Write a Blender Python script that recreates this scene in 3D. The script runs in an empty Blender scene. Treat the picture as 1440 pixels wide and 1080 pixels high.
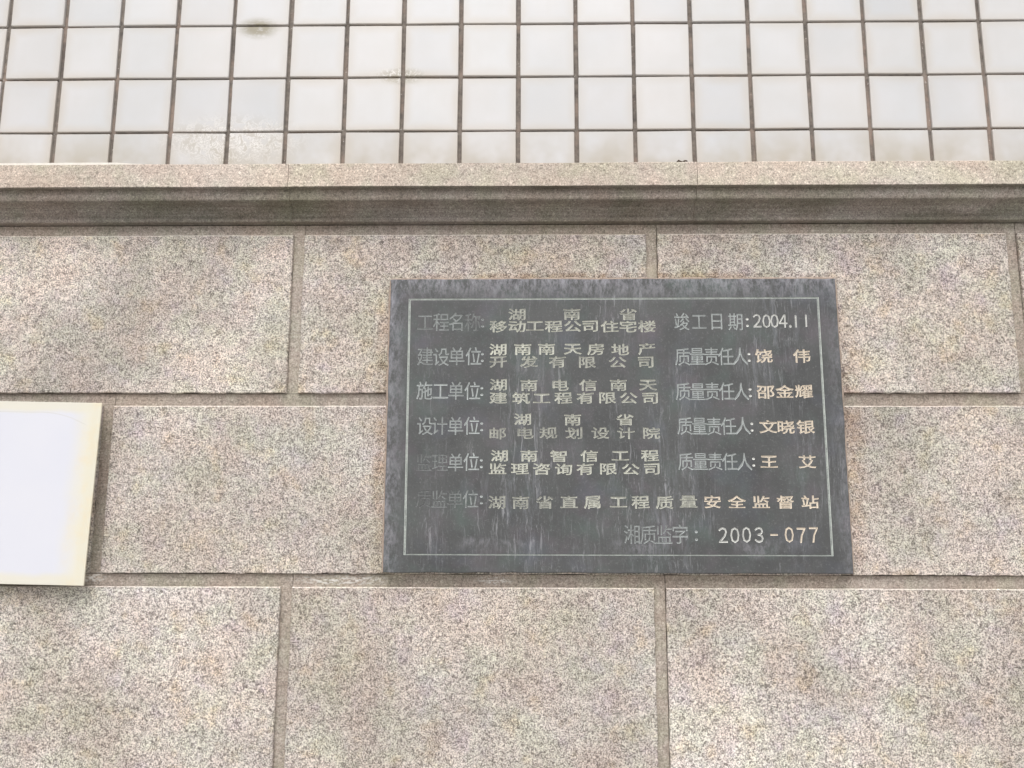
import bpy, bmesh, math, random
from mathutils import Vector, Matrix
from mathutils.geometry import delaunay_2d_cdt
import numpy as np

random.seed(7)
S = bpy.context.scene
COL = S.collection
Z0 = 1.77            # height of the reference bed joint above the pavement (m)

# ------------------------------------------------------------------ camera
cam_d = bpy.data.cameras.new('camera')
cam_d.sensor_width = 36.0
cam_d.lens = 1250.06 / 1440 * 36.0
cam_d.clip_start = 0.02
cam_d.clip_end = 500
cam = bpy.data.objects.new('camera', cam_d)
COL.objects.link(cam)
r_ = Vector((0.99987, 0.01607, 0.00245)); u_ = Vector((0.00038, -0.17331, 0.98487)); f_ = Vector((-0.01625, 0.98474, 0.17329))
R = Matrix((r_, u_, -f_)).transposed().to_4x4()
cam.matrix_world = Matrix.Translation((0.37901, -1.43912, Z0 - 0.21814)) @ R
S.camera = cam

# ------------------------------------------------------------------ light: bright overcast day
SUN_EL, SUN_AZ = math.radians(56), math.radians(6)     # azimuth off the wall's normal, towards the left
w = bpy.data.worlds.new('World'); S.world = w; w.use_nodes = True
nt = w.node_tree; nt.nodes.clear()
out = nt.nodes.new('ShaderNodeOutputWorld'); bg = nt.nodes.new('ShaderNodeBackground')
sky = nt.nodes.new('ShaderNodeTexSky'); sky.sky_type = 'NISHITA'; sky.sun_disc = False
sky.sun_elevation = SUN_EL; sky.sun_rotation = math.pi + SUN_AZ
sky.air_density = 1.0; sky.dust_density = 4.0; sky.ozone_density = 1.0
hs = nt.nodes.new('ShaderNodeHueSaturation'); hs.inputs['Saturation'].default_value = 0.12   # cloud cover takes the blue out
nt.links.new(sky.outputs[0], hs.inputs['Color']); nt.links.new(hs.outputs[0], bg.inputs[0])
bg.inputs[1].default_value = 0.12
nt.links.new(bg.outputs[0], out.inputs[0])
sd = bpy.data.lights.new('sun', 'SUN'); sd.energy = 1.5; sd.angle = math.radians(48); sd.color = (1.0, 0.985, 0.965)
sun = bpy.data.objects.new('sun', sd); COL.objects.link(sun)
sun_dir = Vector((-math.sin(SUN_AZ) * math.cos(SUN_EL), -math.cos(SUN_AZ) * math.cos(SUN_EL), math.sin(SUN_EL)))
sun.rotation_euler = sun_dir.to_track_quat('Z', 'Y').to_euler()
sun.location = (0, -4, 8)
vs = S.view_settings
S.display_settings.display_device = 'sRGB'
vs.view_transform = 'Standard'; vs.look = 'None'; vs.gamma = 1.0; vs.use_curve_mapping = False
vs.exposure = 0.38

# ------------------------------------------------------------------ helpers
def link(o, parent=None):
    COL.objects.link(o)
    if parent is not None: o.parent = parent
    return o

def mesh_obj(name, verts, faces, mats, parent=None, loc=(0, 0, 0), slots=None, smooth=False):
    """verts are world coordinates; the object's origin goes to loc"""
    L = Vector(loc)
    me = bpy.data.meshes.new(name)
    me.from_pydata([tuple(Vector(v) - L) for v in verts], [], faces)
    for m in (mats if isinstance(mats, (list, tuple)) else [mats]): me.materials.append(m)
    if slots: me.polygons.foreach_set('material_index', slots)
    if smooth: me.polygons.foreach_set('use_smooth', [True] * len(me.polygons))
    me.update()
    o = bpy.data.objects.new(name, me)
    o.location = L - (parent.location if parent is not None else Vector((0, 0, 0)))
    return link(o, parent)

def thing(name, label, cat, loc, group=None):
    o = bpy.data.objects.new(name, None); o.location = loc; COL.objects.link(o)
    o['label'] = label; o['category'] = cat
    if group: o['group'] = group
    return o

class NT:
    """small node-tree writer"""
    def __init__(s, name):
        s.m = bpy.data.materials.new(name); s.m.use_nodes = True
        s.t = s.m.node_tree; s.t.nodes.clear()
        s.o = s.n('ShaderNodeOutputMaterial'); s.b = s.n('ShaderNodeBsdfPrincipled')
        s.l(s.b.outputs[0], s.o.inputs[0])
    def n(s, t, **k):
        x = s.t.nodes.new(t)
        for a, b in k.items(): setattr(x, a, b)
        return x
    def l(s, a, b): s.t.links.new(a, b)
    def set(s, node, **k):
        for a, b in k.items():
            i = node.inputs[a.replace('_', ' ')]
            if isinstance(b, bpy.types.NodeSocket): s.l(b, i)
            else: i.default_value = b
    def pos(s, rand=0.0):
        g = s.n('ShaderNodeNewGeometry').outputs['Position']
        if rand:
            oi = s.n('ShaderNodeObjectInfo')
            m = s.vm('MULTIPLY', s.comb(oi.outputs['Random'], oi.outputs['Random'], oi.outputs['Random']), (rand, rand * .7, rand * 1.3))
            return s.vm('ADD', g, m)
        return g
    def local(s): return s.n('ShaderNodeTexCoord').outputs['Object']
    def vm(s, op, a, b):
        x = s.n('ShaderNodeVectorMath', operation=op)
        for i, v in enumerate((a, b)):
            if isinstance(v, bpy.types.NodeSocket): s.l(v, x.inputs[i])
            else: x.inputs[i].default_value = v
        return x.outputs[0]
    def ma(s, op, a, b=0.0, c=0.0, clamp=False):
        x = s.n('ShaderNodeMath', operation=op, use_clamp=clamp)
        for i, v in enumerate((a, b, c)):
            if isinstance(v, bpy.types.NodeSocket): s.l(v, x.inputs[i])
            else: x.inputs[i].default_value = v
        return x.outputs[0]
    def comb(s, x, y, z):
        c = s.n('ShaderNodeCombineXYZ')
        for i, v in enumerate((x, y, z)):
            if isinstance(v, bpy.types.NodeSocket): s.l(v, c.inputs[i])
            else: c.inputs[i].default_value = v
        return c.outputs[0]
    def sep(s, v):
        c = s.n('ShaderNodeSeparateXYZ'); s.l(v, c.inputs[0]); return c.outputs
    def noise(s, vec, scale, detail=2.0, rough=.5, dist=0.0, color=False):
        x = s.n('ShaderNodeTexNoise'); s.l(vec, x.inputs['Vector'])
        x.inputs['Scale'].default_value = scale; x.inputs['Detail'].default_value = detail
        x.inputs['Roughness'].default_value = rough; x.inputs['Distortion'].default_value = dist
        return x.outputs['Color' if color else 'Fac']
    def voro(s, vec, scale, feature='F1', out='Color'):
        x = s.n('ShaderNodeTexVoronoi', feature=feature); s.l(vec, x.inputs['Vector']); x.inputs['Scale'].default_value = scale
        return x.outputs[out]
    def rng(s, v, a, b, c=0.0, d=1.0, smooth=False):
        x = s.n('ShaderNodeMapRange', interpolation_type='SMOOTHSTEP' if smooth else 'LINEAR')
        s.l(v, x.inputs[0])
        for i, q in enumerate((a, b, c, d)): x.inputs[i + 1].default_value = q
        return x.outputs[0]
    def mix(s, f, a, b, mode='MIX'):
        x = s.n('ShaderNodeMix', data_type='RGBA', blend_type=mode)
        if isinstance(f, bpy.types.NodeSocket): s.l(f, x.inputs[0])
        else: x.inputs[0].default_value = f
        for i, v in ((6, a), (7, b)):
            if isinstance(v, bpy.types.NodeSocket): s.l(v, x.inputs[i])
            else: x.inputs[i].default_value = (*v, 1)
        return x.outputs[2]
    def bump(s, h, strength, dist, prev=None):
        x = s.n('ShaderNodeBump'); x.inputs['Strength'].default_value = strength; x.inputs['Distance'].default_value = dist
        s.l(h, x.inputs['Height'])
        if prev is not None: s.l(prev, x.inputs['Normal'])
        return x.outputs[0]
    def blob(s, p, x, z, rx, rz):
        """1 inside an ellipse on the wall plane, fading to 0 at its rim"""
        q = s.sep(p)
        a = s.ma('DIVIDE', s.ma('SUBTRACT', q[0], x), rx); b = s.ma('DIVIDE', s.ma('SUBTRACT', q[2], z + Z0), rz)
        d = s.ma('SQRT', s.ma('ADD', s.ma('MULTIPLY', a, a), s.ma('MULTIPLY', b, b)))
        return s.rng(d, 1.0, 0.25, 0, 1, True)

# ------------------------------------------------------------------ materials
def granite(name, flamed=True, tone=1.0, warm=0.0, moss=0.0, stria=0.0):
    t = NT(name)
    p = t.pos(3.0 if flamed else 0.0); pw = t.pos()
    warp = t.vm('ADD', p, t.vm('MULTIPLY', t.noise(p, 90, 2, color=True), (.006, .006, .006)))
    fine = t.noise(warp, 470, 3, .72)
    mid = t.noise(warp, 120, 3, .6)
    cells = t.sep(t.voro(warp, 300))[0]
    flecks = t.sep(t.voro(t.vm('ADD', warp, (3.1, 1.7, .4)), 430))[1]
    v = t.ma('ADD', t.ma('MULTIPLY', t.rng(fine, .405, .595), .60), t.ma('ADD', t.ma('MULTIPLY', cells, .20), t.ma('MULTIPLY', t.rng(mid, .33, .67), .20)))
    v = t.rng(v, .19, .81) if flamed else t.rng(v, .05, .95, .16, .84)
    c = t.mix(v, (.130 * tone, .114 * tone, .105 * tone), (.575 * tone, .535 * tone, .502 * tone))
    c = t.mix(t.rng(flecks, .92, .98, 0, .7), c, (.60 * tone, .57 * tone, .54 * tone))
    c = t.mix(t.ma('MULTIPLY', t.rng(cells, .08, .04), .30), c, (.12, .105, .10))
    # blotches of feldspar colour from pinkish to greenish grey
    tint = t.noise(p, 16, 3, .6); tint2 = t.noise(t.vm('ADD', p, (7, 3, 1)), 5.0, 3, .6)
    c = t.mix(t.rng(tint, .46, .68, 0, .40), c, (1.0, .87, .86), 'MULTIPLY')
    c = t.mix(t.rng(tint, .52, .34, 0, .6), c, (.92, 1.0, .90), 'MULTIPLY')
    c = t.mix(t.rng(tint2, .34, .66, .0, .50), c, (1.0, .93, .82), 'MULTIPLY')
    c = t.mix(t.rng(t.noise(t.vm('ADD', p, (1, 9, 4)), 3.2, 3, .6), .40, .64, 0, .40), c, (.70, .68, .66), 'MULTIPLY')
    if flamed:
        vio = t.noise(t.vm('ADD', p, (2, 5, 8)), 22, 3, .6)
        c = t.mix(t.rng(vio, .56, .72, 0, .7), c, (.90, .87, 1.0), 'MULTIPLY')
        c = t.mix(t.rng(vio, .45, .30, 0, .8), c, (1.0, .94, .80), 'MULTIPLY')
        drift = t.noise(t.vm('ADD', p, (11, 2, 6)), 4.2, 3, .55)
        c = t.mix(t.rng(drift, .52, .36, 0, .60), c, (.76, .735, .71), 'MULTIPLY')
        c = t.mix(t.rng(drift, .50, .70, 0, 1.0), c, (1.18, 1.17, 1.17), 'MULTIPLY')
    if flamed:   # brown bleed from the pointing round the plaque
        st = t.ma('MAXIMUM', t.blob(pw, .905, -.05, .028, .34), t.ma('MAXIMUM', t.blob(pw, .142, -.05, .020, .34), t.blob(pw, .52, .217, .55, .012)))
        c = t.mix(t.ma('MULTIPLY', st, t.rng(t.noise(pw, 35, 4, .7), .35, .60, 0, .75)), c, (.74, .62, .50), 'MULTIPLY')
    oi = t.n('ShaderNodeObjectInfo')
    c = t.mix(t.ma('MULTIPLY', oi.outputs['Random'], .26), c, (.72, .70, .69), 'MULTIPLY')
    if warm: c = t.mix(warm, c, (.86, .76, .62), 'MULTIPLY')
    if stria:
        q = t.vm('MULTIPLY', pw, (4.0, 60.0, 420.0))
        c = t.mix(t.rng(t.noise(q, 1.0, 3, .6), .40, .68, 0, stria), c, (.50, .46, .42), 'MULTIPLY')
    if moss:
        q = t.vm('MULTIPLY', pw, (1.0, 1.0, 3.0))
        c = t.mix(t.rng(t.noise(q, 5, 4, .65), .40, .62, 0, moss), c, (.42, .45, .36), 'MULTIPLY')
    # lime runs and dirt smears near the bed joints
    if flamed:
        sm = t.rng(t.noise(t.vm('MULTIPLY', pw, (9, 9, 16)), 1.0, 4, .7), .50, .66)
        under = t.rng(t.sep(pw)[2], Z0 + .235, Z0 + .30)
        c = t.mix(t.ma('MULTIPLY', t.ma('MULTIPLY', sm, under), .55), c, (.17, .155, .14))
    if name == 'granite_sawn_margin':
        lb = t.ma('MAXIMUM', t.ma('MAXIMUM', t.blob(pw, .085, -.281, .10, .012), t.blob(pw, .33, -.281, .04, .009)), t.blob(pw, -.318, -.278, .03, .012))
        c = t.mix(t.ma('MULTIPLY', lb, t.rng(t.noise(t.vm('MULTIPLY', pw, (90, 1, 300)), 1, 4, .7), .50, .56, 0, .8)), c, (.74, .72, .68))
        c = t.mix(t.ma('MULTIPLY', t.blob(pw, .588, .225, .015, .03), .4), c, (.55, .47, .36))
    t.set(t.b, Base_Color=c, Roughness=.82 if flamed else .7)
    t.b.inputs['Specular IOR Level'].default_value = .35
    h = t.ma('ADD', fine, t.ma('MULTIPLY', mid, .8))
    n = t.bump(h, .85 if flamed else .25, .0022 if flamed else .0006)
    t.l(n, t.b.inputs['Normal'])
    return t.m

M_face = granite('granite_flamed', True, 1.50)
M_sawn = granite('granite_sawn_margin', False, 1.22, warm=.36, moss=.10, stria=.30)
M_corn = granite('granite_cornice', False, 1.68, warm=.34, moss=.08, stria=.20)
M_band = granite('granite_cornice_band', False, 1.08, warm=.25, moss=.40, stria=.25)  # middle copy of the cornice granite, partial shade put into its tone
M_cove_shade = granite('granite_cornice_cove_shade', False, .84, warm=.22, moss=.65, stria=.45)  # darkest copy: shade of soffit and hollow put into the colour, plus grime

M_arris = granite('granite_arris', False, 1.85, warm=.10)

def plain(name, col, rough=.7, var=.15, scale=40, bump=.2):
    t = NT(name); p = t.pos()
    n = t.noise(p, scale, 4, .6)
    c = t.mix(t.rng(n, .3, .7), tuple(x * (1 - var) for x in col), tuple(min(1, x * (1 + var)) for x in col))
    t.set(t.b, Base_Color=c, Roughness=rough)
    t.l(t.bump(t.noise(p, scale * 6, 3), bump, .001), t.b.inputs['Normal'])
    return t.m

M_mortar = plain('mortar_bed', (.16, .14, .12), .9, .3, 120, .6)
M_gap = plain('dark_joint', (.05, .045, .04), .95, .3, 200, .4)
M_bead = plain('pinkish_pointing', (.42, .33, .27), .85, .25, 150, .6)
M_pave = plain('pavement_concrete', (.46, .45, .43), .85, .2, 3, .4)
M_lime = plain('white_lime_mortar', (.80, .76, .70), .8, .08, 200, .5)
M_leaf = plain('dry_brown_leaf', (.07, .05, .035), .8, .3, 200, .4)
M_metal = plain('zinc_spacer', (.35, .35, .34), .5, .1, 60, .1)

def tile_mat():
    t = NT('white_glazed_tile'); p = t.pos(); lo = t.sep(t.local())
    oi = t.n('ShaderNodeObjectInfo').outputs['Random']
    hx = t.ma('SUBTRACT', .0472, t.ma('ABSOLUTE', lo[0])); hz = t.ma('SUBTRACT', .0485, t.ma('ABSOLUTE', lo[2]))
    edge = t.ma('MINIMUM', hx, hz)
    n1 = t.noise(p, 22, 2, .5)
    e = t.rng(t.ma('ADD', edge, t.ma('MULTIPLY', t.ma('SUBTRACT', n1, .5), .018)), .020, -.006, 0, 1, True)
    base = t.mix(oi, (.52, .53, .55), (.585, .583, .588))
    base = t.mix(t.rng(t.noise(p, 4.5, 2), .35, .7, 0, .5), base, (.65, .615, .605))
    warmamt = t.rng(t.noise(t.vm('ADD', p, (4, 4, 4)), 3, 3), .3, .7, .15, .75)
    c = t.mix(t.ma('MULTIPLY', e, warmamt), base, (.50, .435, .36))
    q = t.vm('MULTIPLY', p, (70, 1, 7))
    c = t.mix(t.rng(t.noise(q, 1, 3), .55, .8, 0, .14), c, (.54, .525, .51))       # faint rain runs
    low = t.rng(t.sep(p)[2], Z0 + .498, Z0 + .430, .15, 1)
    g = t.rng(t.noise(p, 11, 3, .6), .30, .62)
    c = t.mix(t.ma('MULTIPLY', t.ma('MULTIPLY', low, g), .9), c, (.42, .38, .32))
    # rust-green stain under a pinhole, lime bloom where water came out of a joint
    a = t.ma('MAXIMUM', t.blob(p, -.100, .682, .046, .026), t.ma('MULTIPLY', t.blob(p, .160, .588, .050, .020), .8))
    a = t.ma('MULTIPLY', a, t.rng(t.noise(t.vm('MULTIPLY', p, (60, 60, 160)), 1, 4, .7), .28, .52))
    c = t.mix(t.ma('MULTIPLY', a, .90), c, (.26, .23, .16))
    b = t.ma('MAXIMUM', t.blob(p, -.135, .470, .16, .060), t.blob(p, .155, .590, .06, .02))
    s2 = t.noise(p, 55, 5, .75, 1.0)
    ring = t.rng(t.ma('ABSOLUTE', t.ma('SUBTRACT', s2, .5)), .030, .0)
    c = t.mix(t.ma('MULTIPLY', t.ma('MULTIPLY', b, t.rng(s2, .40, .60)), .60), c, (.45, .41, .35))
    c = t.mix(t.ma('MULTIPLY', b, ring), c, (.76, .74, .72))
    t.set(t.b, Base_Color=c, Roughness=.27)
    t.b.inputs['Specular IOR Level'].default_value = .5
    t.l(t.bump(t.noise(p, 14, 2), .10, .003), t.b.inputs['Normal'])
    return t.m
M_tile = tile_mat()

def grout_mat():
    t = NT('dark_grout'); p = t.pos()
    c = t.mix(t.rng(t.noise(p, 70, 4, .7), .32, .68), (.115, .098, .086), (.25, .215, .185))
    c = t.mix(t.rng(t.noise(p, 14, 4, .7), .48, .64, 0, .8), c, (.30, .225, .185))
    c = t.mix(t.rng(t.noise(t.vm('ADD', p, (3, 3, 3)), 17, 4, .7), .55, .68, 0, .7), c, (.07, .062, .058))
    c = t.mix(t.rng(t.noise(p, 160, 3, .7), .66, .72), c, (.55, .52, .48))
    t.set(t.b, Base_Color=c, Roughness=.95)
    t.l(t.bump(t.noise(p, 320, 3), .6, .001), t.b.inputs['Normal'])
    return t.m
M_grout = grout_mat()

def plate_mat():
    t = NT('patinated_plate'); p = t.pos()
    wob = t.vm('ADD', p, t.vm('MULTIPLY', t.noise(p, 18, 3, color=True), (.012, 0, .05)))
    q = t.vm('MULTIPLY', wob, (75, 30, 11))
    drips = t.noise(q, 1.0, 5, .75, .3)
    fine = t.noise(p, 300, 4, .75)
    big = t.noise(p, 9, 4, .65)
    c = t.mix(t.rng(big, .3, .7), (.054, .055, .056), (.088, .090, .089))
    c = t.mix(t.rng(t.noise(p, 16, 3, .6), .50, .72, 0, .6), c, (.085, .110, .100))
    c = t.mix(t.rng(t.noise(t.vm('ADD', p, (5, 1, 2)), 14, 3, .6), .53, .75, 0, .55), c, (.125, .102, .120))
    c = t.mix(t.rng(t.noise(t.vm('ADD', p, (9, 1, 2)), 10, 3, .6), .55, .75, 0, .5), c, (.095, .100, .128))
    zz = t.sep(p)[2]; xx = t.sep(p)[0]
    mask = t.rng(t.noise(t.vm('MULTIPLY', t.vm('ADD', p, (2, 8, 3)), (9, 1, 4)), 1.0, 3), .44, .64, 0, 1)
    c = t.mix(t.ma('MULTIPLY', t.ma('MULTIPLY', t.rng(drips, .53, .68), mask), .30), c, (.27, .28, .31))
    thin = t.noise(t.vm('MULTIPLY', wob, (240, 30, 26)), 1.0, 4, .8, .6)
    c = t.mix(t.ma('MULTIPLY', t.ma('MULTIPLY', t.rng(thin, .56, .66), mask), .45), c, (.40, .40, .42))
    c = t.mix(t.ma('MULTIPLY', t.rng(thin, .66, .74), .25), c, (.36, .37, .38))
    # lime mottling along the upper edge, the left edge and just above the lower border line
    top = t.rng(zz, Z0 + .168, Z0 + .208); left = t.rng(xx, .185, .158); right = t.rng(xx, .862, .885)
    zw = t.ma('ADD', zz, t.ma('MULTIPLY', t.ma('SUBTRACT', t.noise(t.vm('MULTIPLY', p, (22, 1, 6)), 1.0, 3, .7), .5), .035))
    low = t.ma('MULTIPLY', t.rng(zw, Z0 - .214, Z0 - .222), t.rng(zw, Z0 - .246, Z0 - .224))
    low = t.ma('MULTIPLY', low, t.rng(t.noise(p, 5, 2), .45, .6))
    e = t.ma('MAXIMUM', t.ma('MAXIMUM', top, t.ma('MULTIPLY', left, .8)), t.ma('MAXIMUM', t.ma('MULTIPLY', right, .4), low))
    m2 = t.rng(t.noise(t.vm('MULTIPLY', p, (1, 1, .45)), 120, 5, .8, .1), .42, .66)
    c = t.mix(t.ma('MULTIPLY', t.ma('MULTIPLY', e, m2), .70), c, (.38, .37, .41))
    c = t.mix(t.rng(fine, .56, .74, 0, .45), c, (.24, .24, .24))
    c = t.mix(t.rng(fine, .42, .26, 0, .45), c, (.05, .05, .05))
    t.set(t.b, Base_Color=c, Roughness=t.rng(big, .3, .7, .45, .62))
    t.b.inputs['Specular IOR Level'].default_value = .45
    h = t.ma('ADD', fine, t.ma('MULTIPLY', t.noise(p, 40, 3), 1.5))
    t.l(t.bump(h, .25, .0008), t.b.inputs['Normal'])
    return t.m
M_plate = plate_mat()

def pigment(name, k, dark=(.085, .086, .087)):
    """paint left in the cut letters; its colour is the object's own, worn through to the metal in places"""
    t = NT(name); p = t.pos(); oi = t.n('ShaderNodeObjectInfo')
    n = t.ma('ADD', t.ma('MULTIPLY', t.noise(p, 330, 4, .7), .6), t.ma('MULTIPLY', t.noise(p, 70, 3, .6), .4))
    a = t.ma('ADD', t.ma('MULTIPLY', oi.outputs['Alpha'], k), t.ma('MULTIPLY', t.ma('SUBTRACT', n, .5), 1.5), clamp=True)
    c = t.mix(a, dark, oi.outputs['Color'])
    t.set(t.b, Base_Color=c, Roughness=.7)
    return t.m
M_pf = pigment('letter_floor', .52)
M_pw = pigment('letter_wall', 1.30)

def board_mat():
    t = NT('yellowed_white_board'); lo = t.sep(t.local()); p = t.pos()
    hx = t.ma('SUBTRACT', .30, t.ma('ABSOLUTE', lo[0])); hz = t.ma('SUBTRACT', .1450, t.ma('ABSOLUTE', lo[2]))
    n = t.ma('SUBTRACT', t.noise(p, 18, 4, .6), .5)
    d1 = t.ma('ADD', t.ma('MINIMUM', hx, hz), t.ma('MULTIPLY', n, .012))
    c = t.mix(t.rng(t.noise(p, 6, 3), .3, .7), (.61, .615, .68), (.64, .64, .69))
    amt = t.rng(t.ma('ADD', hx, t.ma('MULTIPLY', n, .03)), .055, .004, 0, 1, True)
    c = t.mix(amt, c, (.68, .645, .53))
    c = t.mix(t.rng(d1, .022, .010, 0, .8, True), c, (.665, .63, .52))
    c = t.mix(t.ma('MULTIPLY', t.rng(t.noise(p, 30, 4, .7), .5, .7), t.rng(hx, .045, .01, 0, .6)), c, (.70, .60, .42))
    # the tide line: a thin wavy arc under the upper edge that turns down near the right one
    ax = t.ma('MAXIMUM', t.ma('SUBTRACT', lo[0], .20), 0.0)
    line = t.ma('SUBTRACT', t.ma('ADD', t.ma('SUBTRACT', .1450, lo[2]), t.ma('MULTIPLY', n, .004)),
                t.ma('ADD', .017, t.ma('MULTIPLY', t.ma('MULTIPLY', ax, ax), 3.2)))
    c = t.mix(t.ma('MULTIPLY', t.rng(t.ma('ABSOLUTE', line), .0012, .0003, 0, .42), t.rng(lo[0], .280, .274)), c, (.52, .50, .46))
    t.set(t.b, Base_Color=c, Roughness=.45)
    t.l(t.bump(t.noise(p, 9, 2), .06, .004), t.b.inputs['Normal'])
    return t.m
M_board = board_mat()

# ------------------------------------------------------------------ ground
gs = 120
g = mesh_obj('pavement', [(-gs, -gs, 0), (gs, -gs, 0), (gs, gs, 0), (-gs, gs, 0)], [(0, 1, 2, 3)], M_pave)
g['kind'] = 'structure'

# ------------------------------------------------------------------ generic box
def box(x0, x1, y0, y1, z0, z1):
    v = [(x0, y0, z0), (x1, y0, z0), (x1, y1, z0), (x0, y1, z0), (x0, y0, z1), (x1, y0, z1), (x1, y1, z1), (x0, y1, z1)]
    f = [(0, 3, 2, 1), (4, 5, 6, 7), (0, 1, 5, 4), (1, 2, 6, 5), (2, 3, 7, 6), (3, 0, 4, 7)]
    return v, f

# ------------------------------------------------------------------ granite facing
stone_wall = thing('stone_wall', 'granite block facing below the cornice with recessed channels between rough grey blocks', 'wall', (0.3, 0, 0))
v, f = box(-1.55, 2.15, .036, .30, 0, Z0 + .3125)
core = mesh_obj('mortar_bed', v, f, M_mortar, stone_wall, (.3, .1, 0))
v, f = box(-1.55, 2.15, -.004, .036, .0, Z0 - .870)
mesh_obj('plinth', v, f, M_face, stone_wall, (.3, 0, 0))

DEP = .0065       # how far the flamed face stands proud of the sawn margin
def jline(a, b, n, amp, axis):
    """points from a to b (exclusive) with small chips along axis"""
    pts = []
    for i in range(n):
        k = i / n
        x = a[0] + (b[0] - a[0]) * k; z = a[1] + (b[1] - a[1]) * k
        j = random.gauss(0, amp) if i else 0
        if random.random() < .05: j += -abs(random.gauss(0, amp * 3))
        pts.append((x, z + j) if axis == 'z' else (x + j, z))
    return pts

def block(x0, x1, z0, z1, mr=.0195, mt=.0195, dx=(0, 0), dy=0):
    """one slab: sawn margin on its top and right side, raised rough face on the rest"""
    gp = .0005
    xa, xb, za, zb = x0 + gp, x1 - gp, z0 + gp, z1 - gp
    fx, fz = x1 - mr, z1 - mt
    V, F, Sl = [], [], []
    # slab body, open at the front
    def q(pts, s):
        b = len(V); V.extend(pts); F.append(tuple(range(b, b + len(pts)))); Sl.append(s)
    Y0, Y1 = DEP, .0355
    # margin as an L: top strip (full width) and right strip
    q([(xa, Y0, fz), (xb, Y0, fz), (xb, Y0, zb), (xa, Y0, zb)], 1)
    q([(fx, Y0, za), (xb, Y0, za), (xb, Y0, fz), (fx, Y0, fz)], 1)
    q([(xa, Y0, zb), (xb, Y0, zb), (xb, Y1, zb), (xa, Y1, zb)], 1)
    q([(xb, Y0, za), (xb, Y1, za), (xb, Y1, zb), (xb, Y0, zb)], 1)
    q([(xa, Y0, za), (xa, Y1, za), (xb, Y1, za), (xb, Y0, za)][::-1], 1)
    q([(xa, Y0, za), (xa, Y0, zb), (xa, Y1, zb), (xa, Y1, za)], 1)
    q([(xa, Y1, za), (xb, Y1, za), (xb, Y1, zb), (xa, Y1, zb)][::-1], 1)
    # raised face
    fy = dy
    a = .00034
    ring = jline((xa, za), (fx, za), 44, a * 1.3, 'z') + jline((fx, za), (fx, fz), 20, a, 'x') + \
           jline((fx, fz), (xa, fz), 44, a * .5, 'z') + jline((xa, fz), (xa, za), 20, a, 'x')
    cx, cz = (xa + fx) / 2, (za + fz) / 2
    n = len(ring); b = len(V)
    ch = .0012; ct = .0017
    for x, z in ring: V.append((x, Y0 + .0002, z))
    for x, z in ring: V.append((x, fy + ch, z))
    for x, z in ring:
        ix = x + (ch if x < cx - (fx - xa) * .495 else -ch if x > cx + (fx - xa) * .495 else 0)
        iz = z + (ch if z < cz - (fz - za) * .49 else -ct if z > cz + (fz - za) * .49 else 0)
        V.append((ix, fy, iz))
    for k in range(2):
        for i in range(n):
            j = (i + 1) % n
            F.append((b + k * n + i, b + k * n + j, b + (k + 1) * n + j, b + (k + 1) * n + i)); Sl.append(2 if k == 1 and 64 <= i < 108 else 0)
    F.append(tuple(b + 2 * n + i for i in range(n))); Sl.append(0)
    loc = ((x0 + x1) / 2, 0, (z0 + z1) / 2)
    return mesh_obj('stone_block', V, F, [M_face, M_sawn, M_arris], stone_wall, loc, Sl)

PW = .6
rows = [  # bottom, top (bed joints), x of the block edges, top margin
    (.0198, .3120, [-1.2, -.6, .0020, .5995, 1.203, 1.803], .0195),
    (-.2715, .0198, [-1.5, -.902, -.3020, .298, .8935, 1.500, 2.10], .0208),
    (-.5735, -.2715, [-1.2, -.595, .0065, .5985, 1.203, 1.803], .0200),
    (-.8700, -.5735, [-1.5, -.900, -.300, .300, .9000, 1.500, 2.10], .0200)]
for zb, zt, xs, mt in rows:
    for xa, xb in zip(xs[:-1], xs[1:]):
        block(xa, xb, Z0 + zb, Z0 + zt, mr=.0185 + random.uniform(-.0005, .001), mt=mt, dy=random.uniform(-.0006, .0008))

# ------------------------------------------------------------------ cornice
corn = thing('stone_cornice', 'moulded granite cornice with pale flat face and dark hollow underside between tiles and blocks', 'cornice', (.3, 0, Z0 + .3125))
ZB, ZT = .3128, .3985
prof = [(.034, ZT + .010), (-.0485, ZT + .0012), (-.0500, ZT), (-.0502, .3590), (-.0490, .3578)]      # top slope, drip edge
prof += [(-.0385, .3580)]                                                                             # flat soffit
prof += [(-.0388, .3535), (-.0384, .3480), (-.0372, .3435), (-.0355, .3412), (-.0330, .3398)]         # upright fillet
prof += [(-.0270, .3390), (-.0205, .3372), (-.0155, .3344), (-.0120, .3310), (-.0098, .3270), (-.0088, .3225)]   # hollow below it
prof += [(-.0080, .3200), (-.0092, .3190), (-.0092, .3150), (-.0080, ZB), (.034, ZB)]
def cornice_block(x0, x1):
    V, F, Sl = [], [], []
    n = len(prof); seg = 6
    xs = [x0 + .0004 + (x1 - x0 - .0008) * i / seg for i in range(seg + 1)]
    for i, x in enumerate(xs):
        for (y, z) in prof:
            V.append((x, y + (random.gauss(0, .00015) if y < -.04 else 0), Z0 + z + (random.gauss(0, .00025) if .35 < z else 0)))
    for i in range(seg):
        for k in range(n):
            kk = (k + 1) % n
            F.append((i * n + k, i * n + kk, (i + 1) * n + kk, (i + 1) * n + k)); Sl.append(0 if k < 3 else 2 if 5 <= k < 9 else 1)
    F.append(tuple(range(n))[::-1]); Sl.append(0)
    F.append(tuple(seg * n + k for k in range(n))); Sl.append(0)
    return mesh_obj('cornice_block', V, F, [M_corn, M_cove_shade, M_band], corn, ((x0 + x1) / 2, 0, Z0 + .3125), Sl)
for a, b in ((-1.38, -.70), (-.70, -.017), (-.017, .661), (.661, 1.34), (1.34, 2.02)): cornice_block(a, b)

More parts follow.
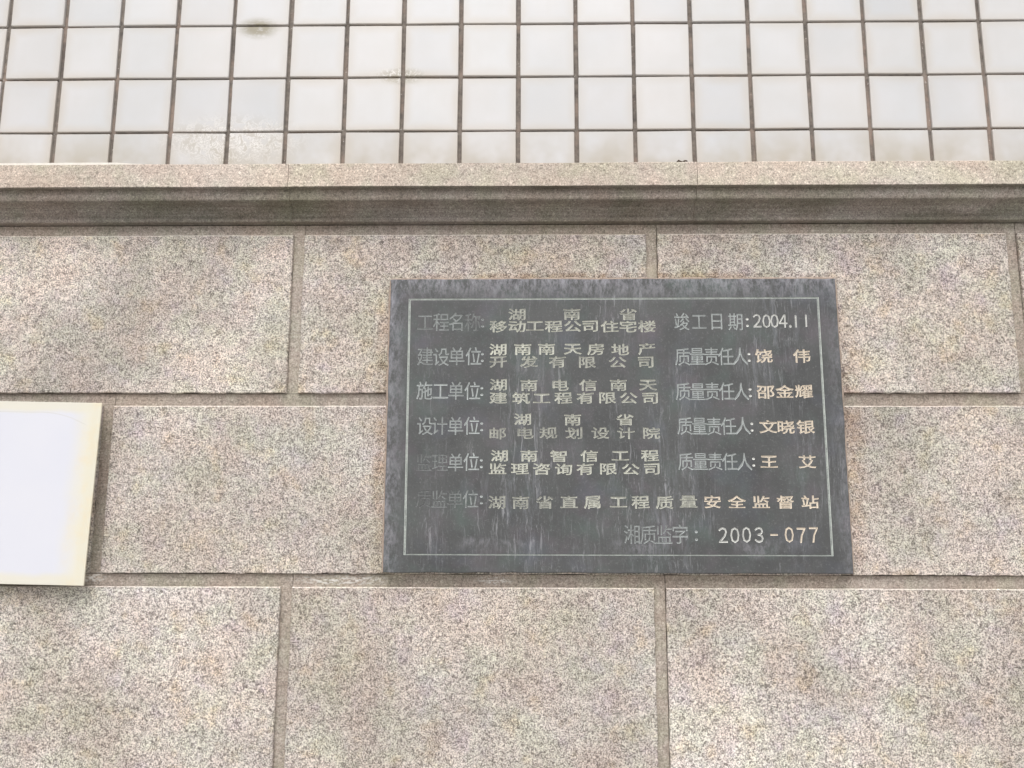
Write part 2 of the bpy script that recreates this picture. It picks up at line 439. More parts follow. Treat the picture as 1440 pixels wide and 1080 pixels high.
# lime strip bedded on top of the cornice at the far end
V, F = [], []
n = 26
for i in range(n + 1):
    x = -.66 + (.455 - .02) * i / n
    h = .0048 * (1 - max(0, (i - n + 5) / 5) * .9) + random.gauss(0, .0002)
    for (y, z) in ((-.046, .3992), (-.0465, .3992 + h), (-.030, .4008 + h), (-.029, .4008)): V.append((x, y, Z0 + z))
for i in range(n):
    for k in range(4):
        F.append((i * 4 + k, i * 4 + (k + 1) % 4, i * 4 + 4 + (k + 1) % 4, i * 4 + 4 + k))
F += [(0, 3, 2, 1), (n * 4, n * 4 + 1, n * 4 + 2, n * 4 + 3)]
st = mesh_obj('mortar_strip', V, F, M_lime, None, (-.44, -.04, Z0 + .3992))
st['label'] = 'thin bright white mortar strip lying along the top edge of the cornice'; st['category'] = 'mortar strip'

# crumpled dry leaf on the ledge
random.seed(3)
V = []; F = []
k = 7
for i in range(k):
    t = i / (k - 1)
    for s in (-1, 0, 1):
        wd = .0035 * math.sin(math.pi * min(.97, max(.05, t)))
        V.append((.6385 + .018 * (t - .5), -.040 + s * wd, Z0 + .4000 + .0032 + .0016 * math.sin(t * 9) + abs(s) * .0012 + random.uniform(0, .0018)))
for i in range(k - 1):
    for j in range(2):
        F.append((i * 3 + j, i * 3 + j + 1, i * 3 + j + 4, i * 3 + j + 3))
b = len(V)
V += [(x, y, z - .0014) for x, y, z in V]
F += [tuple(b + q for q in reversed(ff)) for ff in F]
ring = [0, 3, 6, 9, 12, 15, 18, 19, 20, 17, 14, 11, 8, 5, 2, 1]
F += [(ring[i], ring[(i + 1) % 16], b + ring[(i + 1) % 16], b + ring[i]) for i in range(16)]
lf = mesh_obj('dry_leaf', V, F, M_leaf, None, (.6385, -.040, Z0 + .400))
lf['label'] = 'small dark dry leaf fragment lying on the ledge below the white tiles'; lf['category'] = 'leaf'

# ------------------------------------------------------------------ tiled wall
tiled = thing('tiled_wall', 'upper wall of square white glazed tiles with dark grout lines', 'wall', (.3, .02, Z0 + .40))
v, f = box(-1.40, 2.10, .0135, .30, Z0 + .3125, Z0 + 1.62)
mesh_obj('grout_bed', v, f, M_grout, tiled, (.3, .02, Z0 + .40))
TP, TX, TZ = .1017, -.5506, .6878
def tile_mesh(w, h):
    bm = bmesh.new()
    e = .0014; d = .008
    loops = []
    for (iw, ih, y) in ((w, h, d), (w, h, e), (w - e * .45, h - e * .45, e * .35), (w - e * 1.5, h - e * 1.5, 0)):
        r = .0018
        ring = []
        for sx, sz, a0 in ((1, -1, 270), (1, 1, 0), (-1, 1, 90), (-1, -1, 180)):
            for q in (0, 45, 90):
                a = math.radians(a0 + q)
                ring.append(bm.verts.new((sx * (iw / 2 - r) + r * math.cos(a), y, sz * (ih / 2 - r) + r * math.sin(a))))
        loops.append(ring)
    for A, B in zip(loops, loops[1:]):
        for i in range(12): bm.faces.new((A[i], A[(i + 1) % 12], B[(i + 1) % 12], B[i]))
    bm.faces.new(loops[-1])
    bmesh.ops.recalc_face_normals(bm, faces=bm.faces)
    me = bpy.data.meshes.new('tile'); bm.to_mesh(me); bm.free(); me.materials.append(M_tile)
    return me
full = tile_mesh(.0944, .0976)
random.seed(11)
for r in range(-1, 4):
    for c in range(-3, 20):
        zt = TZ - (r - 1) * TP                     # top grout line of the row
        me = full; zc = zt - TP / 2
        if r == 3:
            h = .086
            if c == -3: low = tile_mesh(.0944, h - .0040)
            me = low; zc = zt - h / 2
        o = bpy.data.objects.new('tile', me)
        o.location = Vector((TX + (c + .5) * TP + random.gauss(0, .0004), .0085 + random.gauss(0, .0004), Z0 + zc + random.gauss(0, .0003))) - tiled.location
        o.rotation_euler = (random.gauss(0, .003), random.gauss(0, .005), random.gauss(0, .003))
        link(o, tiled)
v, f = box(-1.40, 2.10, .0080, .30, Z0 + 1.625, 5.2)
up = mesh_obj('upper_wall', v, f, plain('pale_render', (.62, .61, .60), .6, .1, 4, .1)); up['kind'] = 'structure'

# ------------------------------------------------------------------ plaque
PY = -.0120
XL, XR, ZTp, ZBp = .1528, .8901, .2105, -.2683
plaque = thing('plaque', 'dark patinated metal plaque engraved with rows of Chinese text and dates inside a thin border', 'plaque', ((XL + XR) / 2, 0, Z0 + ZBp))
loops2d = []       # every hole outline in the plate's face, in mm
groups = []        # (bbox, loops) for the inside test

TINT = {'g': (.60, .64, .63), 'v': (.76, .76, .66), 'w': (.80, .80, .76), 'p': (.86, .75, .61)}
cache = {}
def glyph(ch, style, sx, sz):
    """cut letter: tray with sloping walls, outline at y=0, floor behind it"""
    key = (ch, style)
    if key not in cache:
        cu = bpy.data.curves.new('glyph', 'FONT'); cu.body = ch
        bold = {'L': .0, 'V': .011, 'D': .004, 'C': .0}[style]
        bd = {'L': .014, 'V': .018, 'D': .016, 'C': .02}[style]
        cu.resolution_u = 2; cu.fill_mode = 'FRONT'; cu.bevel_depth = bd; cu.bevel_resolution = 0; cu.offset = bold - bd
        ob = bpy.data.objects.new('glyph', cu); COL.objects.link(ob)
        dg = bpy.context.evaluated_depsgraph_get()
        me = bpy.data.meshes.new_from_object(ob.evaluated_get(dg))
        bm = bmesh.new(); bm.from_mesh(me)
        bmesh.ops.remove_doubles(bm, verts=bm.verts, dist=1e-5)
        bmesh.ops.delete(bm, geom=[x for x in bm.verts if x.co.z < -1e-4], context='VERTS')
        bmesh.ops.dissolve_degenerate(bm, dist=1e-5, edges=bm.edges)
        bm.verts.ensure_lookup_table()
        V = [tuple(x.co) for x in bm.verts]
        F = [tuple(x.index for x in fc.verts) for fc in bm.faces]
        # outline loops at z = 0
        bm.edges.ensure_lookup_table()
        nxt = {}
        for e in bm.edges:
            if len(e.link_faces) == 1 and all(abs(x.co.z) < 1e-4 for x in e.verts):
                a, b = e.verts[0].index, e.verts[1].index
                nxt.setdefault(a, []).append(b); nxt.setdefault(b, []).append(a)
        seen, L = set(), []
        for s in nxt:
            if s in seen: continue
            lp, cur, prev = [], s, None
            while cur not in seen:
                seen.add(cur); lp.append(cur)
                nn = [x for x in nxt[cur] if x not in seen]
                if not nn: break
                cur = nn[0]
            if len(lp) > 2: L.append(lp)
        bm.free(); bpy.data.objects.remove(ob); bpy.data.meshes.remove(me)
        if ch == ':':
            xs = [q[0] for q in V]; zs = [q[1] for q in V]; cxy = ((min(xs) + max(xs)) / 2, (min(zs) + max(zs)) / 2)
        elif style == 'D':
            xs = [q[0] for q in V]; zs = [q[1] for q in V]; cxy = ((min(xs) + max(xs)) / 2, .345 if ch == '1' else .366)
        else: cxy = (.493, .38)
        cache[key] = (V, F, L, cxy)
    V, F, L, (cx, cz) = cache[key]
    kz = .0007 / max(q[2] for q in V)
    V2 = [((x - cx) * sx, z * kz, (y - cz) * sz) for x, y, z in V]
    return V2, F, L

def add_letter(ch, x, z, w, h, style, lvl, tint):
    if style == 'D' and ch != '1': ch = dict(zip('0123456789-.', '０１２３４５６７８９－．'))[ch]
    if ch == '－': w *= .62
    sx, sz = {'L': (w / .90, h / .90), 'V': (w / .90, h / .90), 'D': (w / .50, h / .733), 'C': (w / .60, h / .90)}[style]
    V, F, L = glyph(ch, style, sx, sz)
    if style == 'V':    # clerical hand: strokes sag in the middle and sweep up at their ends
        V = [(a, b, c + 5.5 * (a * a) - .0004 + (.05 * a if ch in '司有开产属房发' else 0)) for a, b, c in V]
    jit = random.gauss(0, .0003)
    me = bpy.data.meshes.new('character'); me.from_pydata(V, [], F)
    me.materials.append(M_pf); me.materials.append(M_pw)
    for pl in me.polygons:
        pl.material_index = 0 if min(me.vertices[i].co.y for i in pl.vertices) > .0006 else 1
    o = bpy.data.objects.new('character', me)
    P = Vector((x, PY, Z0 + z + jit))
    o.location = P - plaque.location
    k = .62 + .38 * lvl / 9
    c = TINT[tint]
    o.color = (c[0] * k, c[1] * k, c[2] * k, .12 + .88 * (lvl / 9) ** 1.1)
    link(o, plaque)
    ls = [[((x + V[i][0]) * 1000, (z + jit + V[i][2]) * 1000) for i in lp] for lp in L]
    groups.append(ls)
    return o

stone_wall['kind'] = 'thing'; corn['kind'] = 'thing'; tiled['kind'] = 'thing'
LETTERS = [  # glyph, x, z, width, height (m), style, strength of the remaining pigment, tint
    ('工', 0.2112, 0.1375, 0.0253, 0.0296, 'L', 4.0, 'g'),
    ('程', 0.2379, 0.1375, 0.0253, 0.0296, 'L', 5.0, 'g'),
    ('名', 0.2637, 0.1374, 0.0253, 0.0296, 'L', 5.0, 'g'),
    ('称', 0.2901, 0.1374, 0.0253, 0.0296, 'L', 3.0, 'g'),
    ('建', 0.2126, 0.0793, 0.0251, 0.0292, 'L', 5.0, 'g'),
    ('设', 0.2388, 0.0793, 0.0251, 0.0292, 'L', 6.0, 'g'),
    ('单', 0.2645, 0.0792, 0.0251, 0.0292, 'L', 6.0, 'g'),
    ('位', 0.2921, 0.0792, 0.0251, 0.0292, 'L', 7.0, 'g'),
    ('施', 0.2126, 0.0219, 0.0250, 0.0288, 'L', 7.0, 'g'),
    ('工', 0.2387, 0.0219, 0.0250, 0.0288, 'L', 8.0, 'g'),
    ('单', 0.2639, 0.0219, 0.0249, 0.0288, 'L', 6.0, 'g'),
    ('位', 0.2907, 0.0218, 0.0249, 0.0288, 'L', 8.0, 'g'),
    ('设', 0.2143, -0.0354, 0.0248, 0.0284, 'L', 6.0, 'g'),
    ('计', 0.2380, -0.0353, 0.0248, 0.0284, 'L', 5.0, 'g'),
    ('单', 0.2641, -0.0353, 0.0248, 0.0284, 'L', 6.0, 'g'),
    ('位', 0.2905, -0.0353, 0.0248, 0.0284, 'L', 8.0, 'g'),
    ('监', 0.2136, -0.0947, 0.0246, 0.0280, 'L', 2.0, 'g'),
    ('理', 0.2398, -0.0946, 0.0246, 0.0280, 'L', 3.0, 'g'),
    ('单', 0.2649, -0.0946, 0.0246, 0.0280, 'L', 6.0, 'g'),
    ('位', 0.2903, -0.0946, 0.0246, 0.0280, 'L', 8.0, 'g'),
    ('质', 0.2147, -0.1531, 0.0245, 0.0276, 'L', 1.0, 'g'),
    ('监', 0.2394, -0.1531, 0.0244, 0.0276, 'L', 3.0, 'g'),
    ('单', 0.2649, -0.1530, 0.0244, 0.0276, 'L', 3.0, 'g'),
    ('位', 0.2898, -0.1530, 0.0244, 0.0276, 'L', 5.0, 'g'),
    (':', 0.3068, 0.1356, 0.0235, 0.0290, 'C', 5.0, 'g'),
    (':', 0.3067, 0.0774, 0.0233, 0.0286, 'C', 6.0, 'g'),
    (':', 0.3064, 0.0201, 0.0232, 0.0282, 'C', 7.0, 'g'),
    (':', 0.3066, -0.0371, 0.0230, 0.0278, 'C', 7.0, 'g'),
    (':', 0.3065, -0.0968, 0.0229, 0.0274, 'C', 9.0, 'g'),
    (':', 0.3070, -0.1547, 0.0227, 0.0270, 'C', 6.0, 'g'),
    ('湘', 0.5457, -0.2085, 0.0252, 0.0288, 'L', 5.0, 'g'),
    ('质', 0.5711, -0.2085, 0.0252, 0.0288, 'L', 5.0, 'g'),
    ('监', 0.5960, -0.2084, 0.0252, 0.0288, 'L', 5.0, 'g'),
    ('字', 0.6214, -0.2084, 0.0252, 0.0288, 'L', 6.0, 'g'),
    (':', 0.6469, -0.2097, 0.0224, 0.0310, 'C', 6.0, 'g'),
    ('竣', 0.6343, 0.1375, 0.0239, 0.0283, 'L', 7.0, 'g'),
    ('工', 0.6627, 0.1374, 0.0239, 0.0283, 'L', 6.0, 'g'),
    ('日', 0.6916, 0.1374, 0.0239, 0.0283, 'L', 7.0, 'g'),
    ('期', 0.7226, 0.1373, 0.0239, 0.0282, 'L', 7.0, 'g'),
    ('质', 0.6341, 0.0789, 0.0238, 0.0285, 'L', 7.0, 'g'),
    ('量', 0.6575, 0.0789, 0.0237, 0.0285, 'L', 7.0, 'g'),
    ('责', 0.6809, 0.0789, 0.0237, 0.0285, 'L', 7.0, 'g'),
    ('任', 0.7043, 0.0788, 0.0237, 0.0285, 'L', 7.0, 'g'),
    ('人', 0.7277, 0.0788, 0.0237, 0.0284, 'L', 7.0, 'g'),
    (':', 0.7423, 0.0770, 0.0231, 0.0284, 'C', 9.0, 'w'),
    ('质', 0.6332, 0.0206, 0.0236, 0.0281, 'L', 7.0, 'g'),
    ('量', 0.6567, 0.0206, 0.0236, 0.0281, 'L', 7.0, 'g'),
    ('责', 0.6801, 0.0206, 0.0236, 0.0281, 'L', 7.0, 'g'),
    ('任', 0.7036, 0.0206, 0.0235, 0.0281, 'L', 7.0, 'g'),
    ('人', 0.7270, 0.0206, 0.0235, 0.0281, 'L', 7.0, 'g'),
    (':', 0.7416, 0.0188, 0.0229, 0.0280, 'C', 9.0, 'w'),
    ('质', 0.6342, -0.0358, 0.0234, 0.0277, 'L', 7.0, 'g'),
    ('量', 0.6575, -0.0358, 0.0234, 0.0277, 'L', 7.0, 'g'),
    ('责', 0.6808, -0.0358, 0.0234, 0.0277, 'L', 7.0, 'g'),
    ('任', 0.7041, -0.0357, 0.0234, 0.0277, 'L', 7.0, 'g'),
    ('人', 0.7273, -0.0357, 0.0234, 0.0277, 'L', 7.0, 'g'),
    (':', 0.7419, -0.0375, 0.0228, 0.0277, 'C', 9.0, 'w'),
    ('质', 0.6336, -0.0929, 0.0233, 0.0273, 'L', 7.0, 'g'),
    ('量', 0.6571, -0.0928, 0.0233, 0.0273, 'L', 7.0, 'g'),
    ('责', 0.6806, -0.0928, 0.0232, 0.0273, 'L', 7.0, 'g'),
    ('任', 0.7040, -0.0928, 0.0232, 0.0273, 'L', 7.0, 'g'),
    ('人', 0.7274, -0.0928, 0.0232, 0.0273, 'L', 7.0, 'g'),
    (':', 0.7420, -0.0944, 0.0226, 0.0273, 'C', 9.0, 'w'),
    (':', 0.7418, 0.1355, 0.0233, 0.0288, 'C', 9.0, 'w'),
    ('湖', 0.3636, 0.1502, 0.0276, 0.0188, 'V', 6.0, 'v'),
    ('南', 0.4538, 0.1500, 0.0276, 0.0187, 'V', 6.0, 'v'),
    ('省', 0.5469, 0.1499, 0.0275, 0.0187, 'V', 6.0, 'v'),
    ('移', 0.3329, 0.1295, 0.0276, 0.0187, 'V', 7.0, 'v'),
    ('动', 0.3634, 0.1294, 0.0276, 0.0187, 'V', 7.0, 'v'),
    ('工', 0.3927, 0.1294, 0.0275, 0.0187, 'V', 7.0, 'v'),
    ('程', 0.4237, 0.1293, 0.0275, 0.0187, 'V', 7.0, 'v'),
    ('公', 0.4548, 0.1293, 0.0275, 0.0186, 'V', 7.0, 'v'),
    ('司', 0.4841, 0.1293, 0.0275, 0.0186, 'V', 7.0, 'v'),
    ('住', 0.5156, 0.1292, 0.0275, 0.0186, 'V', 7.0, 'v'),
    ('宅', 0.5460, 0.1292, 0.0274, 0.0186, 'V', 7.0, 'v'),
    ('楼', 0.5770, 0.1291, 0.0274, 0.0186, 'V', 7.0, 'v'),
    ('湖', 0.3325, 0.0911, 0.0275, 0.0185, 'V', 9.0, 'v'),
    ('南', 0.3728, 0.0911, 0.0274, 0.0185, 'V', 8.6, 'v'),
    ('南', 0.4119, 0.0910, 0.0274, 0.0185, 'V', 8.1, 'v'),
    ('天', 0.4545, 0.0910, 0.0274, 0.0185, 'V', 7.7, 'v'),
    ('房', 0.4929, 0.0909, 0.0274, 0.0185, 'V', 7.3, 'v'),
    ('地', 0.5324, 0.0909, 0.0273, 0.0185, 'V', 6.9, 'v'),
    ('产', 0.5761, 0.0909, 0.0273, 0.0185, 'V', 6.4, 'v'),
    ('开', 0.3327, 0.0700, 0.0274, 0.0184, 'V', 6.0, 'v'),
    ('发', 0.3830, 0.0700, 0.0274, 0.0184, 'V', 6.0, 'v'),
    ('有', 0.4298, 0.0699, 0.0273, 0.0184, 'V', 6.0, 'v'),
    ('限', 0.4775, 0.0699, 0.0273, 0.0184, 'V', 6.0, 'v'),
    ('公', 0.5274, 0.0699, 0.0273, 0.0184, 'V', 6.0, 'v'),
    ('司', 0.5738, 0.0698, 0.0272, 0.0184, 'V', 6.0, 'v'),
    ('湖', 0.3334, 0.0314, 0.0273, 0.0182, 'V', 7.0, 'v'),
    ('南', 0.3829, 0.0313, 0.0272, 0.0182, 'V', 6.8, 'v'),
    ('电', 0.4331, 0.0313, 0.0272, 0.0182, 'V', 6.7, 'v'),
    ('信', 0.4793, 0.0313, 0.0272, 0.0182, 'V', 6.5, 'v'),
    ('南', 0.5284, 0.0313, 0.0271, 0.0182, 'V', 6.3, 'v'),
    ('天', 0.5763, 0.0313, 0.0271, 0.0182, 'V', 6.2, 'v'),
    ('建', 0.3330, 0.0101, 0.0272, 0.0182, 'V', 7.0, 'v'),
    ('筑', 0.3701, 0.0101, 0.0272, 0.0181, 'V', 7.0, 'v'),
    ('工', 0.4034, 0.0101, 0.0271, 0.0181, 'V', 7.0, 'v'),
    ('程', 0.4387, 0.0101, 0.0271, 0.0181, 'V', 7.0, 'v'),
    ('有', 0.4745, 0.0101, 0.0271, 0.0181, 'V', 7.0, 'v'),
    ('限', 0.5096, 0.0101, 0.0271, 0.0181, 'V', 7.0, 'v'),
    ('公', 0.5443, 0.0101, 0.0271, 0.0181, 'V', 7.0, 'v'),
    ('司', 0.5796, 0.0101, 0.0270, 0.0181, 'V', 7.0, 'v'),
    ('湖', 0.3729, -0.0250, 0.0270, 0.0180, 'V', 7.0, 'v'),
    ('南', 0.4534, -0.0250, 0.0270, 0.0180, 'V', 7.0, 'v'),
    ('省', 0.5383, -0.0249, 0.0269, 0.0180, 'V', 7.0, 'v'),
    ('邮', 0.3321, -0.0475, 0.0270, 0.0179, 'V', 5.0, 'v'),
    ('电', 0.3761, -0.0474, 0.0270, 0.0179, 'V', 5.1, 'v'),
    ('规', 0.4142, -0.0474, 0.0270, 0.0179, 'V', 5.3, 'v'),
    ('划', 0.4560, -0.0474, 0.0269, 0.0179, 'V', 5.4, 'v'),
    ('设', 0.4978, -0.0474, 0.0269, 0.0179, 'V', 5.6, 'v'),
    ('计', 0.5390, -0.0473, 0.0269, 0.0179, 'V', 5.7, 'v'),
    ('院', 0.5796, -0.0473, 0.0268, 0.0179, 'V', 5.9, 'v'),
    ('湖', 0.3356, -0.0839, 0.0269, 0.0177, 'V', 8.0, 'v'),
    ('南', 0.3828, -0.0839, 0.0269, 0.0177, 'V', 8.0, 'v'),
    ('智', 0.4311, -0.0838, 0.0268, 0.0177, 'V', 8.0, 'v'),
    ('信', 0.4798, -0.0838, 0.0268, 0.0177, 'V', 8.0, 'v'),
    ('工', 0.5292, -0.0837, 0.0268, 0.0177, 'V', 8.0, 'v'),
    ('程', 0.5768, -0.0837, 0.0267, 0.0177, 'V', 8.0, 'v'),
    ('监', 0.3324, -0.1055, 0.0268, 0.0177, 'V', 8.0, 'v'),
    ('理', 0.3680, -0.1054, 0.0268, 0.0176, 'V', 8.0, 'v'),
    ('咨', 0.4030, -0.1054, 0.0268, 0.0176, 'V', 8.0, 'v'),
    ('询', 0.4385, -0.1054, 0.0267, 0.0176, 'V', 8.0, 'v'),
    ('有', 0.4729, -0.1053, 0.0267, 0.0176, 'V', 8.0, 'v'),
    ('限', 0.5091, -0.1053, 0.0267, 0.0176, 'V', 8.0, 'v'),
    ('公', 0.5451, -0.1052, 0.0267, 0.0176, 'V', 8.0, 'v'),
    ('司', 0.5795, -0.1052, 0.0267, 0.0176, 'V', 8.0, 'v'),
    ('湖', 0.3319, -0.1580, 0.0266, 0.0197, 'V', 5.0, 'v'),
    ('南', 0.3695, -0.1579, 0.0266, 0.0197, 'V', 5.0, 'v'),
    ('省', 0.4080, -0.1579, 0.0266, 0.0197, 'V', 5.0, 'v'),
    ('直', 0.4465, -0.1578, 0.0266, 0.0197, 'V', 6.0, 'v'),
    ('属', 0.4842, -0.1577, 0.0265, 0.0196, 'V', 7.0, 'v'),
    ('工', 0.5249, -0.1576, 0.0265, 0.0196, 'V', 7.0, 'v'),
    ('程', 0.5601, -0.1576, 0.0265, 0.0196, 'V', 7.0, 'v'),
    ('质', 0.5982, -0.1575, 0.0265, 0.0196, 'V', 7.0, 'v'),
    ('量', 0.6360, -0.1574, 0.0265, 0.0196, 'V', 6.0, 'v'),
    ('安', 0.6740, -0.1574, 0.0264, 0.0196, 'V', 9.0, 'p'),
    ('全', 0.7125, -0.1573, 0.0264, 0.0196, 'V', 9.0, 'p'),
    ('监', 0.7507, -0.1572, 0.0264, 0.0196, 'V', 9.0, 'p'),
    ('督', 0.7893, -0.1572, 0.0264, 0.0196, 'V', 9.0, 'p'),
    ('站', 0.8281, -0.1571, 0.0263, 0.0196, 'V', 9.0, 'p'),
    ('饶', 0.7661, 0.0794, 0.0271, 0.0213, 'V', 9.0, 'p'),
    ('伟', 0.8277, 0.0793, 0.0271, 0.0213, 'V', 9.0, 'p'),
    ('邵', 0.7664, 0.0206, 0.0270, 0.0210, 'V', 9.0, 'p'),
    ('金', 0.7970, 0.0206, 0.0269, 0.0210, 'V', 9.0, 'p'),
    ('耀', 0.8281, 0.0205, 0.0269, 0.0210, 'V', 9.0, 'p'),
    ('文', 0.7677, -0.0369, 0.0268, 0.0207, 'V', 9.0, 'p'),
    ('晓', 0.7959, -0.0369, 0.0268, 0.0207, 'V', 9.0, 'p'),
    ('银', 0.8277, -0.0368, 0.0267, 0.0207, 'V', 9.0, 'p'),
    ('王', 0.7664, -0.0929, 0.0266, 0.0205, 'V', 9.0, 'p'),
    ('艾', 0.8273, -0.0929, 0.0266, 0.0204, 'V', 9.0, 'p'),
    ('2', 0.7580, 0.1379, 0.0122, 0.0216, 'D', 8.0, 'w'),
    ('0', 0.7733, 0.1378, 0.0122, 0.0216, 'D', 8.0, 'w'),
    ('0', 0.7864, 0.1378, 0.0122, 0.0216, 'D', 8.0, 'w'),
    ('4', 0.8003, 0.1378, 0.0122, 0.0216, 'D', 8.0, 'w'),
    ('.', 0.8119, 0.1378, 0.0122, 0.0216, 'D', 8.0, 'w'),
    ('1', 0.8212, 0.1378, 0.0122, 0.0216, 'D', 8.0, 'w'),
    ('1', 0.8381, 0.1377, 0.0122, 0.0216, 'D', 8.0, 'w'),
    ('2', 0.6890, -0.2089, 0.0129, 0.0232, 'D', 8.0, 'w'),
    ('0', 0.7074, -0.2088, 0.0128, 0.0232, 'D', 8.0, 'w'),
    ('0', 0.7258, -0.2088, 0.0128, 0.0232, 'D', 8.0, 'w'),
    ('3', 0.7453, -0.2087, 0.0128, 0.0232, 'D', 8.0, 'w'),
    ('-', 0.7691, -0.2087, 0.0128, 0.0232, 'D', 9.0, 'p'),
    ('0', 0.7927, -0.2086, 0.0128, 0.0232, 'D', 9.0, 'p'),
    ('7', 0.8117, -0.2086, 0.0128, 0.0232, 'D', 9.0, 'p'),
    ('7', 0.8312, -0.2085, 0.0128, 0.0232, 'D', 9.0, 'p'),
]
random.seed(5)
for L_ in LETTERS: add_letter(*L_)

# border line: a shallow channel cut all the way round
bo = [(.1836, .1768), (.8610, .1782), (.8602, -.2412), (.1848, -.2412)]
wd = [.0024, .0033, .0015, .0033]      # top, right, bottom, left widths of the channel
bi = [(bo[0][0] + wd[3], bo[0][1] - wd[0]), (bo[1][0] - wd[1], bo[1][1] - wd[0]), (bo[2][0] - wd[1], bo[2][1] + wd[2]), (bo[3][0] + wd[3], bo[3][1] + wd[2])]
V, F, Sl = [], [], []
dd = .0008
def lerp(a, b, t): return (a[0] + (b[0] - a[0]) * t, a[1] + (b[1] - a[1]) * t)
lo_ = [lerp(a, b, .22) for a, b in zip(bo, bi)]; li_ = [lerp(a, b, .78) for a, b in zip(bo, bi)]
for ring, y in ((bo, PY), (lo_, PY + dd), (li_, PY + dd), (bi, PY)): V += [(x, y, Z0 + z) for x, z in ring]
for k in range(3):
    for i in range(4):
        F.append((k * 4 + i, k * 4 + (i + 1) % 4, k * 4 + 4 + (i + 1) % 4, k * 4 + 4 + i)); Sl.append(0 if k == 1 else 1)
br = mesh_obj('border_line', V, F, [M_pf, M_pw], plaque, ((XL + XR) / 2, PY, Z0), Sl)
br.color = (.64, .69, .64, .62)
groups.append([[(x * 1000, z * 1000) for x, z in bo], [(x * 1000, z * 1000) for x, z in bi]])

# plate face with every letter and the border cut out of it
c = .0012
outer = []
n = 40
def edge(a, b, n, ax):
    r = []
    for i in range(n):
        t = i / n; x = a[0] + (b[0] - a[0]) * t; z = a[1] + (b[1] - a[1]) * t
        j = random.gauss(0, .0004) if i else 0
        r.append((x + (j if ax == 'x' else 0), z + (j if ax == 'z' else 0)))
    return r
rim = edge((XL, ZBp), (XR, ZBp), n, 'z') + edge((XR, ZBp), (XR, ZTp), 26, 'x') + edge((XR, ZTp), (XL, ZTp), n, 'z') + edge((XL, ZTp), (XL, ZBp), 26, 'x')
mx, mz = (XL + XR) / 2, (ZBp + ZTp) / 2
inner = [(x + (c if x < mx - .36 else -c if x > mx + .36 else 0), z + (c if z < mz - .235 else -c if z > mz + .235 else 0)) for x, z in rim]
pts, edges = [], []
def loop(l):
    b = len(pts); pts.extend(Vector(q) for q in l)
    edges.extend((b + i, b + (i + 1) % len(l)) for i in range(len(l)))
loop([(x * 1000, z * 1000) for x, z in inner])
for ls in groups:
    for l in ls: loop(l)
rv, re, rf, _a, _b, _c = delaunay_2d_cdt(pts, edges, [], 1, 1e-4)
P2 = np.array([tuple(q) for q in rv]); T = np.array([tuple(q)[:3] for q in rf if len(q) == 3])
cen = P2[T].mean(axis=1)
inside = np.zeros(len(T), dtype=int)
for ls in groups:
    allp = np.array([q for l in ls for q in l]); lo, hi = allp.min(0), allp.max(0)
    idx = np.where((cen[:, 0] > lo[0]) & (cen[:, 0] < hi[0]) & (cen[:, 1] > lo[1]) & (cen[:, 1] < hi[1]))[0]
    if not len(idx): continue
    q = cen[idx]; par = np.zeros(len(idx), dtype=int)
    for l in ls:
        a = np.array(l); b = np.roll(a, -1, 0)
        for (x1, y1), (x2, y2) in zip(a, b):
            if y1 == y2: continue
            m = ((y1 > q[:, 1]) != (y2 > q[:, 1])) & (q[:, 0] < (x2 - x1) * (q[:, 1] - y1) / (y2 - y1) + x1)
            par[m] ^= 1
    inside[idx] |= par
keep = T[inside == 0]
V = [(x / 1000, PY, Z0 + z / 1000) for x, z in P2]
F = [tuple(int(i) for i in t) for t in keep]
b = len(V); m = len(rim)
V += [(x, PY, Z0 + z) for x, z in inner] + [(x, PY + c * .8, Z0 + z) for x, z in rim] + [(x, .0004, Z0 + z) for x, z in rim]
for k in range(2):
    F += [(b + k * m + i, b + k * m + (i + 1) % m, b + (k + 1) * m + (i + 1) % m, b + (k + 1) * m + i) for i in range(m)]
F.append(tuple(b + 2 * m + i for i in range(m))[::-1])
pl = mesh_obj('plate', V, F, M_plate, plaque, ((XL + XR) / 2, PY, Z0))
print('plate triangles', len(F), 'letters', len(LETTERS))

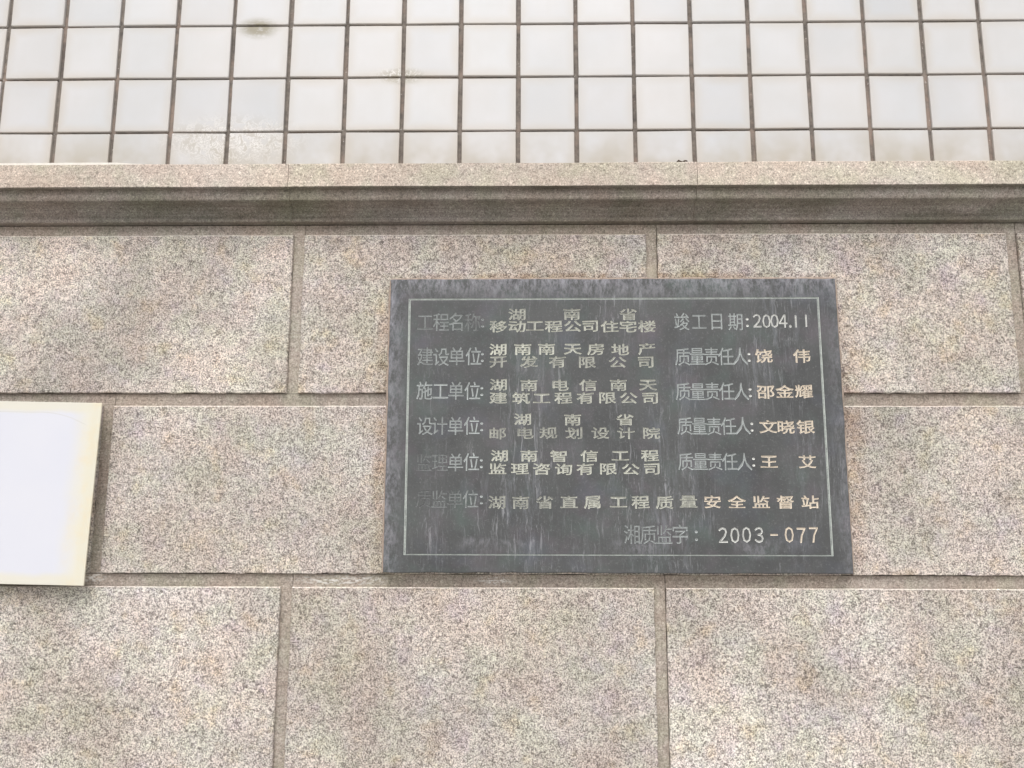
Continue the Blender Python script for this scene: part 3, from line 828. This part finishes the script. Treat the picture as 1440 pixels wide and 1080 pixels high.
# pointing squeezed out round the plaque
def bead(x0, z0, x1, z1, r, n):
    V, F = [], []
    dx, dz = x1 - x0, z1 - z0; L = math.hypot(dx, dz); nx, nz = -dz / L, dx / L
    for i in range(n + 1):
        t = i / n; w_ = r * (1 + random.gauss(0, .22)); hgt = r * (.7 + random.gauss(0, .1))
        for a, bq in ((-1, 0), (-.6, .8), (.6, .8), (1, 0)):
            V.append((x0 + dx * t + nx * a * w_, .0003 - bq * hgt - .0015, Z0 + z0 + dz * t + nz * a * w_))
    for i in range(n):
        for k in range(4): F.append((i * 4 + k, i * 4 + (k + 1) % 4, i * 4 + 4 + (k + 1) % 4, i * 4 + 4 + k))
    F += [(0, 1, 2, 3), (n * 4, n * 4 + 3, n * 4 + 2, n * 4 + 1)]
    mesh_obj('pointing', V, F, M_bead, plaque, ((x0 + x1) / 2, 0, Z0 + (z0 + z1) / 2))
bead(XL - .001, ZTp + .0020, XR + .002, ZTp + .0020, .0028, 60)
bead(XL - .0015, ZBp, XL - .0015, ZTp - .001, .0026, 60)
bead(XR + .0018, ZBp, XR + .0018, ZTp - .001, .0032, 60)

# ------------------------------------------------------------------ blank board
brd = thing('blank_board', 'blank white sign board with yellowed edges standing off the granite at the left', 'sign board', (-.6125, -.0235, Z0 - .1395))
brd.rotation_euler = (0, math.radians(1.05), 0)
bm = bmesh.new()
bmesh.ops.create_cube(bm, size=1.0)
for q in bm.verts: q.co = Vector((q.co.x * .600, q.co.y * .0035 + .00175, q.co.z * .290))
bmesh.ops.bevel(bm, geom=list(bm.edges), offset=.0007, segments=2, affect='EDGES', profile=.5)
me = bpy.data.meshes.new('panel'); bm.to_mesh(me); bm.free(); me.materials.append(M_board)
o = link(bpy.data.objects.new('panel', me), brd)
bm = bmesh.new(); bmesh.ops.create_cone(bm, cap_ends=True, segments=16, radius1=.009, radius2=.009, depth=.0198)
sp = bpy.data.meshes.new('spacer'); bm.to_mesh(sp); bm.free(); sp.materials.append(M_metal)
for sx in (-1, 1):
    for sz in (-1, 1):
        o = link(bpy.data.objects.new('spacer', sp), brd)
        o.rotation_euler = (math.radians(90), 0, 0); o.location = (sx * .20, .0035 + .0099, sz * .09)
